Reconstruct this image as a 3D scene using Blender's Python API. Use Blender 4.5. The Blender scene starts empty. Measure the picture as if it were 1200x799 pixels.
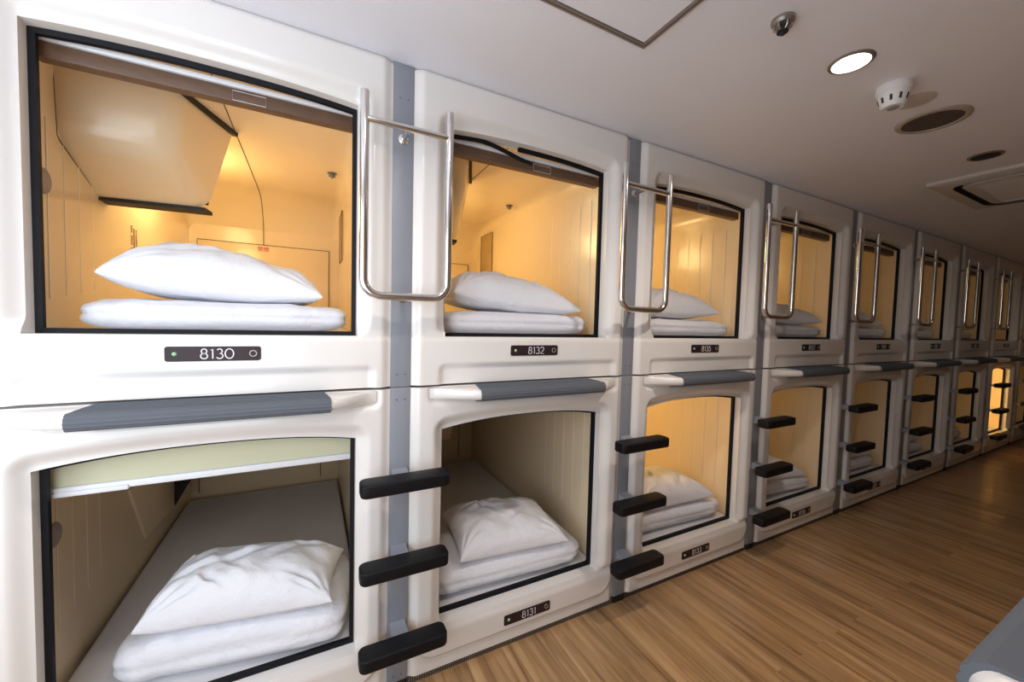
import bpy, bmesh, math, random
from mathutils import Vector, Matrix, noise
random.seed(7)
S = bpy.context.scene
COL = S.collection
PI = math.pi
P, PW = 1.0512, 0.0704            # capsule pitch and post width
CW = P - PW                       # capsule width
H = 2.2                           # ceiling
ZS = 1.1033                       # seam between the two rows

# ------------------------------------------------------------------ helpers
def lin(h):
    h = h.lstrip('#'); c = [int(h[i:i+2], 16)/255 for i in (0, 2, 4)]
    return tuple((x/12.92 if x <= .04045 else ((x+.055)/1.055)**2.4) for x in c) + (1,)
def mat(name, col, rough=.5, metal=0, coat=0, emit=None, estr=0, spec=.5, sheen=0):
    m = bpy.data.materials.new(name); m.use_nodes = True
    b = m.node_tree.nodes['Principled BSDF']
    b.inputs['Base Color'].default_value = lin(col) if isinstance(col, str) else (*col, 1)
    b.inputs['Roughness'].default_value = rough; b.inputs['Metallic'].default_value = metal
    b.inputs['Coat Weight'].default_value = coat; b.inputs['Coat Roughness'].default_value = .08
    b.inputs['Specular IOR Level'].default_value = spec
    b.inputs['Sheen Weight'].default_value = sheen
    if emit:
        b.inputs['Emission Color'].default_value = (*emit, 1); b.inputs['Emission Strength'].default_value = estr
    return m
def nodes(m): return m.node_tree.nodes, m.node_tree.links, m.node_tree.nodes['Principled BSDF']
def add_noise_var(m, scale=8, lo=.93, hi=1.05, bump=0, bscale=200, stretch=(1, 1, 1), detail=4, bdist=.001):
    n, l, b = nodes(m)
    tc = n.new('ShaderNodeTexCoord'); mp = n.new('ShaderNodeMapping'); mp.inputs['Scale'].default_value = stretch
    l.new(tc.outputs['Object'], mp.inputs['Vector'])
    t = n.new('ShaderNodeTexNoise'); t.inputs['Scale'].default_value = scale; t.inputs['Detail'].default_value = detail
    l.new(mp.outputs[0], t.inputs['Vector'])
    r = n.new('ShaderNodeMapRange'); r.inputs['To Min'].default_value = lo; r.inputs['To Max'].default_value = hi
    r.inputs['From Min'].default_value = .25; r.inputs['From Max'].default_value = .75
    l.new(t.outputs['Fac'], r.inputs['Value'])
    mx = n.new('ShaderNodeVectorMath'); mx.operation = 'SCALE'
    mx.inputs[0].default_value = b.inputs['Base Color'].default_value[:3]
    l.new(r.outputs[0], mx.inputs['Scale']); l.new(mx.outputs[0], b.inputs['Base Color'])
    if bump:
        t2 = n.new('ShaderNodeTexNoise'); t2.inputs['Scale'].default_value = bscale; t2.inputs['Detail'].default_value = 3
        l.new(mp.outputs[0], t2.inputs['Vector'])
        bp = n.new('ShaderNodeBump'); bp.inputs['Strength'].default_value = bump; bp.inputs['Distance'].default_value = bdist
        l.new(t2.outputs['Fac'], bp.inputs['Height']); l.new(bp.outputs[0], b.inputs['Normal'])
    return m

M = {}
M['shell'] = add_noise_var(mat('ivory_gelcoat', (.83, .79, .755), .27, coat=.35), 5, .97, 1.02)
M['tub'] = add_noise_var(mat('cream_interior_gelcoat', (.88, .715, .49), .24, coat=.2), 3, .97, 1.03)
M['rib'] = mat('pale_rib_line', (.90, .80, .64), .3, coat=.3)
M['tubdark'] = mat('tan_panel', (.50, .34, .16), .3, coat=.3)
M['gap'] = mat('shadow_gap_black', (.012, .01, .009), .6)
M['seal'] = mat('black_rubber_seal', (.006, .006, .009), .55, spec=.2)
M['post'] = add_noise_var(mat('blue_grey_painted_steel', (.29, .308, .35), .42, metal=.15), 14, .93, 1.06, .15, 300, (1, 1, .15))
M['bracket'] = mat('grey_bracket_steel', (.35, .37, .42), .4, metal=.3)
M['screw'] = mat('dull_screw_steel', (.22, .23, .26), .4, metal=.7)
M['chrome'] = mat('polished_stainless_steel', (.78, .76, .74), .13, metal=1)
M['black'] = add_noise_var(mat('black_moulded_plastic', (.0055, .0055, .007), .5, spec=.22), 60, .8, 1.2, .3, 500)
M['plate'] = mat('dark_brown_engraved_plate', (.032, .017, .019), .4, spec=.25)
M['digit'] = mat('white_engraving', (.85, .8, .82), .5)
M['ring'] = mat('nickel_ring', (.6, .55, .5), .3, metal=.8)
M['led'] = mat('green_indicator_lens', (.3, .5, .3), .2, emit=(.45, .8, .45), estr=.12)
M['blind'] = add_noise_var(mat('pale_green_cream_blind_cloth', (.60, .585, .41), .8), 3, .96, 1.04, .2, 400)
M['white'] = mat('white_plastic', (.82, .82, .84), .35)
M['rail'] = add_noise_var(mat('brown_header_rail', (.14, .075, .045), .45), 20, .8, 1.15, stretch=(1, 4, 4))
M['tread'] = mat('grey_ribbed_vinyl', (.12, .13, .15), .8, spec=.12)
M['screen'] = mat('black_glass_screen', (.01, .01, .012), .12)
M['greydisc'] = mat('grey_speaker_mesh', (.36, .31, .29), .6)
M['ceil'] = add_noise_var(mat('white_painted_ceiling', (.86, .85, .895), .55), 2, .98, 1.02, .12, 220)
M['wall'] = mat('off_white_wall_paint', (.62, .54, .46), .6)
M['walldark'] = mat('tan_bounce_wall', (.36, .27, .19), .6)  # dark tan chosen to cut cool bounce and warm the far end
M['sill'] = mat('bronze_trim', (.27, .22, .19), .4, metal=.4)
M['red'] = mat('red_print', (.75, .05, .03), .5)
M['ink'] = mat('dark_ink_print', (.08, .05, .03), .6)
M['lampglow'] = mat('lit_downlight_lens', (.9, .9, .9), .4, emit=(1, .95, .86), estr=9)
M['podglow'] = mat('lit_cabin_lamp', (.9, .7, .4), .4, emit=(1, .72, .32), estr=6)
M['lampoff'] = mat('unlit_cabin_lamp', (.6, .5, .35), .4)
M['detect'] = mat('white_detector_plastic', (.80, .78, .77), .4)
M['slot'] = mat('dark_opening', (.02, .018, .016), .7)
M['spk'] = add_noise_var(mat('brown_speaker_grille', (.085, .062, .052), .6), 2, .95, 1.05, .6, 900)
M['spkrim'] = mat('beige_speaker_ring', (.44, .36, .29), .45)
M['nickel'] = mat('brushed_nickel_trim', (.35, .31, .28), .35, metal=.8)
M['ac'] = mat('beige_air_conditioner_plastic', (.60, .55, .50), .45)
M['skirt'] = mat('dark_plinth_metal', (.085, .07, .065), .45, metal=.4)

# white cotton with fine wrinkle bump
def cotton(name, col, sc):
    m = mat(name, col, .85, sheen=.15); n, l, b = nodes(m)
    tc = n.new('ShaderNodeTexCoord')
    t = n.new('ShaderNodeTexNoise'); t.inputs['Scale'].default_value = sc; t.inputs['Detail'].default_value = 5
    t.inputs['Distortion'].default_value = .9; l.new(tc.outputs['Object'], t.inputs['Vector'])
    t2 = n.new('ShaderNodeTexNoise'); t2.inputs['Scale'].default_value = sc*3.3; t2.inputs['Detail'].default_value = 3
    t2.inputs['Distortion'].default_value = 1.5; l.new(tc.outputs['Object'], t2.inputs['Vector'])
    ad = n.new('ShaderNodeMath'); ad.operation = 'MULTIPLY_ADD'; ad.inputs[1].default_value = .3
    l.new(t2.outputs['Fac'], ad.inputs[0]); l.new(t.outputs['Fac'], ad.inputs[2])
    bp = n.new('ShaderNodeBump'); bp.inputs['Strength'].default_value = .6; bp.inputs['Distance'].default_value = .014
    l.new(ad.outputs[0], bp.inputs['Height']); l.new(bp.outputs[0], b.inputs['Normal'])
    return m
M['cotton'] = cotton('white_cotton_pillowcase', (.82, .82, .86), 7)
M['duvet'] = cotton('white_cotton_duvet', (.80, .80, .85), 9)
M['sheet'] = cotton('white_fitted_sheet', (.70, .68, .70), 2.5)

# knurled metal plinth
def knurl():
    m = mat('knurled_metal_kick_strip', (.16, .14, .135), .4, metal=.6); n, l, b = nodes(m)
    tc = n.new('ShaderNodeTexCoord'); mp = n.new('ShaderNodeMapping'); mp.inputs['Rotation'].default_value = (0, PI/4, 0)
    mp.inputs['Scale'].default_value = (160, 160, 160); l.new(tc.outputs['Object'], mp.inputs['Vector'])
    c = n.new('ShaderNodeTexChecker'); c.inputs['Scale'].default_value = 1
    c.inputs['Color1'].default_value = (.03, .025, .025, 1); c.inputs['Color2'].default_value = (.30, .27, .26, 1)
    l.new(mp.outputs[0], c.inputs['Vector']); l.new(c.outputs['Color'], b.inputs['Base Color'])
    return m
M['knurl'] = knurl()

def floor_mat():
    m = mat('oak_strip_flooring', (.4, .25, .12), .33, coat=.15); n, l, b = nodes(m)
    tc = n.new('ShaderNodeTexCoord')
    sw = n.new('ShaderNodeMapping'); sw.inputs['Rotation'].default_value = (0, 0, PI/2)
    l.new(tc.outputs['Object'], sw.inputs['Vector'])
    br = n.new('ShaderNodeTexBrick'); br.inputs['Scale'].default_value = 1
    br.inputs['Brick Width'].default_value = .9; br.inputs['Row Height'].default_value = .076
    br.inputs['Mortar Size'].default_value = .0007; br.offset = .37; br.offset_frequency = 2
    br.inputs['Color1'].default_value = (0, 0, 0, 1); br.inputs['Color2'].default_value = (1, 1, 1, 1); br.inputs['Mortar'].default_value = (.2, .2, .2, 1)
    br.inputs['Mortar Smooth'].default_value = .3
    l.new(sw.outputs[0], br.inputs['Vector'])
    # grain streaks along y
    mp = n.new('ShaderNodeMapping'); mp.inputs['Scale'].default_value = (19, 1.0, 1); l.new(tc.outputs['Object'], mp.inputs['Vector'])
    off = n.new('ShaderNodeVectorMath'); off.operation = 'MULTIPLY_ADD'; off.inputs[1].default_value = (9, 9, 9)
    l.new(br.outputs['Color'], off.inputs[0]); l.new(mp.outputs[0], off.inputs[2])
    t = n.new('ShaderNodeTexNoise'); t.inputs['Scale'].default_value = 1.6; t.inputs['Detail'].default_value = 6; t.inputs['Roughness'].default_value = .62
    t.inputs['Distortion'].default_value = .5
    l.new(off.outputs[0], t.inputs['Vector'])
    cr = n.new('ShaderNodeValToRGB'); e = cr.color_ramp.elements
    e[0].position = .28; e[0].color = (.20, .10, .04, 1); e[1].position = .74; e[1].color = (.64, .41, .22, 1)
    k = cr.color_ramp.elements.new(.5); k.color = (.43, .25, .115, 1)
    l.new(t.outputs['Fac'], cr.inputs[0])
    r = n.new('ShaderNodeMapRange'); r.inputs['To Min'].default_value = .86; r.inputs['To Max'].default_value = 1.12
    l.new(br.outputs['Color'], r.inputs['Value'])
    mx = n.new('ShaderNodeVectorMath'); mx.operation = 'SCALE'; l.new(cr.outputs[0], mx.inputs[0]); l.new(r.outputs[0], mx.inputs['Scale'])
    l.new(mx.outputs[0], b.inputs['Base Color'])
    bp = n.new('ShaderNodeBump'); bp.inputs['Strength'].default_value = .12; bp.inputs['Distance'].default_value = .002
    l.new(t.outputs['Fac'], bp.inputs['Height']); l.new(bp.outputs[0], b.inputs['Normal'])
    return m
M['floor'] = floor_mat()

def mesh_obj(name, verts, faces, m, parent=None, smooth=False, loc=(0, 0, 0)):
    me = bpy.data.meshes.new(name); me.from_pydata([tuple(v) for v in verts], [], faces); me.update()
    mats = m if isinstance(m, (list, tuple)) else [m]
    for x in mats: me.materials.append(x)
    if smooth: me.polygons.foreach_set('use_smooth', [True]*len(me.polygons))
    o = bpy.data.objects.new(name, me); COL.objects.link(o); o.location = loc
    if parent: o.parent = parent
    return o
class G:                                   # geometry collector
    def __init__(s): s.v = []; s.f = []
    def add(s, v, f):
        k = len(s.v); s.v += [Vector(p) for p in v]; s.f += [[i+k for i in q] for q in f]; return s
    def box(s, a, b, bev=0):
        bm = bmesh.new(); bmesh.ops.create_cube(bm, size=1)
        for v in bm.verts:
            v.co = Vector([(a[i]+b[i])/2 + v.co[i]*(b[i]-a[i]) for i in range(3)])
        if bev: bmesh.ops.bevel(bm, geom=list(bm.edges), offset=bev, segments=3, profile=.5, affect='EDGES')
        bm.verts.index_update(); s.add([v.co.copy() for v in bm.verts], [[v.index for v in f.verts] for f in bm.faces]); bm.free(); return s
    def hexa(s, p, bev=0, seg=3):          # 8 points: bottom ring 4, top ring 4
        bm = bmesh.new(); vs = [bm.verts.new(q) for q in p]
        for f in ((3, 2, 1, 0), (4, 5, 6, 7), (0, 1, 5, 4), (1, 2, 6, 5), (2, 3, 7, 6), (3, 0, 4, 7)): bm.faces.new([vs[i] for i in f])
        bmesh.ops.recalc_face_normals(bm, faces=bm.faces)
        if bev: bmesh.ops.bevel(bm, geom=list(bm.edges), offset=bev, segments=seg, profile=.5, affect='EDGES')
        bm.verts.index_update(); s.add([v.co.copy() for v in bm.verts], [[v.index for v in f.verts] for f in bm.faces]); bm.free(); return s
    def prism(s, poly, axis, a, b, bev=0):  # polygon (2D) extruded along axis from a to b
        bm = bmesh.new()
        def pt(q, t):
            if axis == 'y': return (q[0], t, q[1])
            if axis == 'z': return (q[0], q[1], t)
            return (t, q[0], q[1])
        A = [bm.verts.new(pt(q, a)) for q in poly]; B = [bm.verts.new(pt(q, b)) for q in poly]
        bm.faces.new(A); bm.faces.new(B[::-1]); n = len(poly)
        for i in range(n): bm.faces.new([A[i], B[i], B[(i+1) % n], A[(i+1) % n]])
        bmesh.ops.recalc_face_normals(bm, faces=bm.faces)
        if bev:
            ed = [e for e in bm.edges if (e.verts[0] in A and e.verts[1] in A) or (e.verts[0] in B and e.verts[1] in B)]
            bmesh.ops.bevel(bm, geom=ed, offset=bev, segments=3, profile=.5, affect='EDGES')
        bm.verts.index_update(); s.add([v.co.copy() for v in bm.verts], [[v.index for v in f.verts] for f in bm.faces]); bm.free(); return s
    def tube(s, pts, r, n=14, closed=False):
        pts = [Vector(p) for p in pts]; rings = []; N = len(pts); prev = None
        for i, p in enumerate(pts):
            a = pts[i-1] if (i > 0 or closed) else p; b = pts[(i+1) % N] if (i < N-1 or closed) else p
            t = (b-a).normalized()
            if prev is None: u = t.orthogonal().normalized()
            else: u = (prev - t*prev.dot(t)).normalized()
            prev = u; w = t.cross(u)
            rings.append([p + (u*math.cos(2*PI*k/n) + w*math.sin(2*PI*k/n))*r for k in range(n)])
        v = [q for ring in rings for q in ring]; f = []
        for i in range(N if closed else N-1):
            j = (i+1) % N
            for k in range(n): f.append([i*n+k, i*n+(k+1) % n, j*n+(k+1) % n, j*n+k])
        if not closed: f += [list(range(n))[::-1], [(N-1)*n+k for k in range(n)]]
        return s.add(v, f)
    def lathe(s, prof, c, n=40, axis='z'):  # prof: (r, h) list
        v = []; f = []
        for r, h in prof:
            for k in range(n):
                a = 2*PI*k/n; x, y = r*math.cos(a), r*math.sin(a)
                q = (x, y, h) if axis == 'z' else ((x, h, y) if axis == 'y' else (h, x, y))
                v.append((c[0]+q[0], c[1]+q[1], c[2]+q[2]))
        m = len(prof)
        for i in range(m-1):
            for k in range(n): f.append([i*n+k, i*n+(k+1) % n, (i+1)*n+(k+1) % n, (i+1)*n+k])
        f.append([k for k in range(n)]); f.append([(m-1)*n+k for k in range(n)])
        return s.add(v, f)
    def build(s, name, m, parent=None, smooth=False, angle=None, loc=(0, 0, 0), fix=True):
        o = mesh_obj(name, s.v, s.f, m, parent, smooth, loc)
        bm = bmesh.new(); bm.from_mesh(o.data)
        if fix: bmesh.ops.recalc_face_normals(bm, faces=bm.faces)
        if angle is not None:
            for f in bm.faces: f.smooth = True
            for e in bm.edges:
                if len(e.link_faces) == 2 and e.calc_face_angle(0) > math.radians(angle): e.smooth = False
        bm.to_mesh(o.data); bm.free()
        return o
def tag(o, label, cat, group=None, kind=None):
    o['label'] = label; o['category'] = cat
    if group: o['group'] = group
    if kind: o['kind'] = kind
    return o
def struct(o): o['kind'] = 'structure'; return o
def empty(name, loc, rz=0):
    o = bpy.data.objects.new(name, None); COL.objects.link(o); o.location = loc; o.rotation_euler = (0, 0, rz); o.empty_display_size = .1
    return o
CH = {}
def copy_tree(o, parent=None):
    c = o.copy(); COL.objects.link(c); c.parent = parent
    for ch in [x for x in KIDS(o)]: copy_tree(ch, c)
    return c
def KIDS(o): return [x for x in bpy.data.objects if x.parent == o]
def ss(a, b, x):
    t = min(1, max(0, (x-a)/(b-a))); return t*t*(3-2*t)

# ------------------------------------------------------------------ capsule moulding
XL, XR = .120, .8728                   # opening, capsule-local x
XC = (XL+XR)/2; HW = (XR-XL)/2
TX0, TX1 = .050, .925                  # cabin inside width
FACE = -.015
UP = dict(z0=1.1075, z1=2.197, zb=1.281, zt=2.031, rise=.018, base=1.1075, zf=1.205, zc=2.105)
LO = dict(z0=.028, z1=1.0995, zb=.197, zt=.936, rise=.030, base=.028, zf=.118, zc=1.045)
def arch(c, x):
    return c['zt'] + c['rise']*(1-abs((x-XC)/HW)**2.4) if abs(x-XC) < HW else c['zt'] - (abs(x-XC)-HW)*.25
def sd_rr(x, z, x0, x1, z0, z1, r):    # inside distance (positive inside) of a rounded rectangle
    qx = abs(x-(x0+x1)/2)-(x1-x0)/2+r; qz = abs(z-(z0+z1)/2)-(z1-z0)/2+r
    return -(math.hypot(max(qx, 0), max(qz, 0))+min(max(qx, qz), 0)-r)
def depth(c, x, z, up):
    y = FACE
    y += .015*(1-ss(0, .034, x)) + .015*(1-ss(0, .034, CW-x))
    top = .052 + c['rise']*(1-min(1, abs((x-XC)/(HW+.05)))**2.4)
    t = sd_rr(x, z, .078, .918, c['zb']-.006, c['zt']+top-.004, .055)
    y += .028*ss(0, .046, t)
    if up:
        t = sd_rr(x, z, .092, .935, .9, 1.188, .032); y += .013*ss(0, .028, t)
        y += .004*ss(1.262, 1.281, z)*(1-ss(1.281, 1.30, z))
        y += .008*ss(c['z1']-.012, c['z1'], z)
    else:
        t = sd_rr(x, z, .055, .955, 1.028, 1.3, .035); y += .012*ss(0, .02, t)
        t = sd_rr(x, z, .022, CW-.022, .074, 1.6, .085); y += .011*(1-ss(0, .012, t)) if z < .5 else 0
        y += .009*ss(.163, .197, z)*(1-ss(.197, .22, z))
    return y
def shell_mesh(c, up):
    def seg(a, b, d): n = max(1, round((b-a)/d)); return [a+(b-a)*i/n for i in range(n)]
    d = .0065
    xs = seg(0, XL, d)+seg(XL, XR, .009)+seg(XR, CW, d)+[CW]
    nA = round((c['zb']-c['z0'])/.005); nB = round((c['zt']-c['zb'])/.011); nC = round((c['z1']-c['zt'])/.006)
    iL = xs.index(XL); iR = next(i for i, x in enumerate(xs) if abs(x-XR) < 1e-9)
    V = []; F = []; nx = len(xs); nz = nA+nB+nC+1
    b = c['base']
    for j in range(nz):
        for i, x in enumerate(xs):
            if j <= nA: z = c['z0']+(c['zb']-c['z0'])*j/nA
            elif j <= nA+nB: z = c['zb']+(arch(c, x)-c['zb'])*(j-nA)/nB
            else: z = arch(c, x)+(c['z1']-arch(c, x))*(j-nA-nB)/nC
            V.append((x, depth(c, x, z, up), z-b))
    for j in range(nz-1):
        for i in range(nx-1):
            if iL <= i < iR and nA <= j < nA+nB: continue
            F.append([j*nx+i, j*nx+i+1, (j+1)*nx+i+1, (j+1)*nx+i])
    def ext(loop, ys, inward):
        k = len(V); n = len(loop)
        for y in [None]+ys:
            for q in loop:
                p = V[q]; V.append((p[0], p[1] if y is None else y, p[2]))
        for r in range(len(ys)):
            for i in range(n):
                j = (i+1) % n
                f = [k+r*n+i, k+r*n+j, k+(r+1)*n+j, k+(r+1)*n+i]
                F.append(f if inward else f[::-1])
    hole = [nA*nx+i for i in range(iL, iR)]+[j*nx+iR for j in range(nA, nA+nB)]+[(nA+nB)*nx+i for i in range(iR, iL, -1)]+[j*nx+iL for j in range(nA+nB, nA, -1)]
    ext(hole, [.064], True)
    outer = [i for i in range(nx-1)]+[j*nx+nx-1 for j in range(nz-1)]+[(nz-1)*nx+i for i in range(nx-1, 0, -1)]+[j*nx for j in range(nz-1, 0, -1)]
    ext(outer, [.085], False)
    return V, F
def open_loop(c, inset=0, n=24):
    x0, x1, zb = XL+inset, XR-inset, c['zb']+inset
    pts = [(x0+(x1-x0)*i/n, zb) for i in range(n)]
    zt = arch(c, x1)-inset; pts += [(x1, zb+(zt-zb)*i/n) for i in range(n)]
    pts += [(x1+(x0-x1)*i/n, arch(c, x1+(x0-x1)*i/n)-inset) for i in range(n)]
    pts += [(x0, zt+(zb-zt)*i/n) for i in range(n)]
    return pts
def seal_mesh(c, i0=None, i1=None, y0=.046, y1=.0635, w=.013):
    A = open_loop(c, -.0005); B = open_loop(c, w); N = len(A); b = c['base']
    idx = list(range(N)) if i0 is None else [i % N for i in range(i0, i1+1)]
    V = []; F = []; n = len(idx)
    for i in idx:
        (ax, az), (bx, bz) = A[i], B[i]
        V += [(ax, y0, az-b), (bx, y0+.003, bz-b), (bx, y1, bz-b), (ax, y1, az-b)]
    m = n if i0 is None else n-1
    for k in range(m):
        j = (k+1) % n
        for q in range(4): F.append([k*4+q, k*4+(q+1) % 4, j*4+(q+1) % 4, j*4+q])
    if i0 is not None: F += [[0, 1, 2, 3], [(n-1)*4+q for q in (3, 2, 1, 0)]]
    return V, F
def zc_at(c, y):
    k = .24*(1-math.sqrt(max(0, 1-min(1, max(0, (y-1.46)/.26))**2)))
    return c['zc']-k
def tub_mesh(c):
    b = c['base']; N = 144
    def section(y):
        x0, x1, z0, z1 = TX0+.006*y, TX1-.006*y, c['zf'], zc_at(c, y); r = .05; mx, mz = (x0+x1)/2, (c['zf']+c['zc'])/2-.1
        out = []
        for k in range(N):
            a = 2*PI*k/N; dx, dz = math.cos(a), math.sin(a)
            lo, hi = 0, 2
            for _ in range(30):
                m_ = (lo+hi)/2
                if sd_rr(mx+dx*m_, mz+dz*m_, x0, x1, z0, z1, r if dz > 0 else .004) > 0: lo = m_
                else: hi = m_
            out.append((mx+dx*lo, mz+dz*lo))
        return out, (mx, mz)
    V = []; F = []
    op = open_loop(c, .005, 36)
    # front annulus: opening loop resampled by angle
    s0, (mx, mz) = section(.065)
    ol = sorted([(math.atan2(p[1]-mz, p[0]-mx) % (2*PI), p) for p in op])
    ring = []
    for k in range(N):
        a = 2*PI*k/N; best = min(ol, key=lambda q: min(abs(q[0]-a), 2*PI-abs(q[0]-a))); ring.append(best[1])
    ys = [.065, .3, .6, 1.0, 1.4, 1.46, 1.52, 1.57, 1.61, 1.65, 1.68, 1.70, 1.715]
    V += [(p[0], .065, p[1]-b) for p in ring]
    for y in ys:
        V += [(p[0], y, p[1]-b) for p in section(y)[0]]
    for r in range(len(ys)):
        for k in range(N):
            F.append([r*N+k, (r+1)*N+k, (r+1)*N+(k+1) % N, r*N+(k+1) % N])
    F.append([(len(ys))*N+k for k in range(N)])
    return V, F, N
def tub_obj(c, parent):
    V, F, N = tub_mesh(c)
    o = mesh_obj('cabin_lining', V, F, M['tub'], parent)
    bm = bmesh.new(); bm.from_mesh(o.data)
    for f in bm.faces: f.smooth = True
    for e in bm.edges:
        if len(e.link_faces) == 2 and e.calc_face_angle(0) > math.radians(38): e.smooth = False
    bm.to_mesh(o.data); bm.free(); return o

# digits as thin strokes (unit height 1, width about .62)
def arc(cx, cz, rx, rz, a0, a1, n=18): return [(cx+rx*math.cos(math.radians(a0+(a1-a0)*i/n)), cz+rz*math.sin(math.radians(a0+(a1-a0)*i/n))) for i in range(n+1)]
DG = {'0': [arc(.36, .5, .36, .5, 0, 360, 32)], '1': [[(.06, .86), (.22, 1.0), (.22, 0)]],
      '8': [arc(.3, .755, .225, .245, 0, 360, 24), arc(.3, .27, .285, .27, 0, 360, 24)],
      '3': [arc(.28, .755, .22, .245, 150, -90, 20)+arc(.28, .27, .28, .27, 82, -150, 22)],
      '2': [arc(.3, .72, .27, .28, 165, -38, 18)+[(.03, 0), (.6, 0)]],
      '5': [[(.53, 1.0), (.17, 1.0), (.09, .53)]+arc(.27, .32, .28, .32, 120, -150, 22)],
      '6': [[(.42, 1.0)]+arc(.3, .29, .28, .29, 150, -210, 30)], '7': [[(.03, 1), (.58, 1), (.2, 0)]],
      '9': [[(.18, 0)]+arc(.3, .71, .28, .29, -30, 330, 30)], '4': [[(.45, 0), (.45, 1), (.0, .28), (.6, .28)]]}
DWD = {'0': .74, '1': .34, '8': .62, '3': .58, '2': .63, '5': .6, '6': .6, '7': .6, '9': .6, '4': .62}
def digits_geo(txt, cx, cz, h, y, w=.0026, th=.0008):
    g = G(); gap = .17; tot = sum(DWD[t] for t in txt)+gap*(len(txt)-1); x = cx-tot*h/2
    for t in txt:
        for pl in DG[t]:
            pts = [(x+p[0]*h, cz-h/2+p[1]*h) for p in pl]; n = len(pts); V = []; F = []
            for i, p in enumerate(pts):
                a = pts[max(0, i-1)]; b_ = pts[min(n-1, i+1)]
                if pl[0] == pl[-1] or math.dist(pl[0], pl[-1]) < 1e-6:
                    if i == 0: a = pts[-2]
                    if i == n-1: b_ = pts[1]
                dx, dz = b_[0]-a[0], b_[1]-a[1]; L = math.hypot(dx, dz) or 1; nx_, nz_ = -dz/L*w/2, dx/L*w/2
                V += [(p[0]+nx_, y-th, p[1]+nz_), (p[0]-nx_, y-th, p[1]-nz_), (p[0]-nx_, y, p[1]-nz_), (p[0]+nx_, y, p[1]+nz_)]
            for i in range(n-1):
                for q in range(4): F.append([i*4+q, i*4+(q+1) % 4, (i+1)*4+(q+1) % 4, (i+1)*4+q])
            F += [[0, 1, 2, 3], [(n-1)*4+q for q in (3, 2, 1, 0)]]
            g.add(V, F)
        x += (DWD[t]+gap)*h
    return g
def rrpoly(x0, x1, z0, z1, r, n=6):
    out = []
    for cx, cz, a in ((x1-r, z1-r, 0), (x0+r, z1-r, 90), (x0+r, z0+r, 180), (x1-r, z0+r, 270)):
        out += [(cx+r*math.cos(math.radians(a+90*i/n)), cz+r*math.sin(math.radians(a+90*i/n))) for i in range(n+1)]
    return out
PLX0, PLX1 = .3865, .6065
def plate_geo(zc): return G().prism(rrpoly(PLX0, PLX1, zc-.0208, zc+.0208, .007), 'y', FACE-.0025, FACE+.004)

def place_plate(parent, zc, txt):
    p = plate_geo(zc).build('number_plate', M['plate'], parent, angle=30)
    digits_geo(txt, (PLX0+PLX1)/2+.006, zc, .0275, FACE-.0025).build('engraved_number', M['digit'], p)
    G().lathe([(0.0001, -.003), (.0045, -.0022), (.006, 0)], (PLX0+.021, FACE-.0025, zc), 16, 'y').build('indicator_light', M['led'], p, smooth=True)
    g = G(); g.tube([(PLX1-.019+.0085*math.cos(2*PI*k/24), FACE-.003, zc+.0085*math.sin(2*PI*k/24)) for k in range(24)], .0014, 8, True)
    g.build('lock_ring', M['ring'], p, smooth=True)
    return p

def ribs(parent, xw, side, z0, z1, base):
    g = G()
    for k in range(8):
        y = .19+.088*k
        zz0 = z0+.014*k
        g.prism([(y-.004, zz0), (y, zz0), (y+.004, zz0), (y+.004, z1), (y-.004, z1)], 'x', xw-.0005*side, xw+.0028*side) if False else g.box((min(xw, xw+.0016*side), y-.0028, zz0-base), (max(xw, xw+.0016*side), y+.0028, z1-base), .0007)
    return g.build('ribbed_wall_moulding', M['rib'], parent, angle=30)

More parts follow.
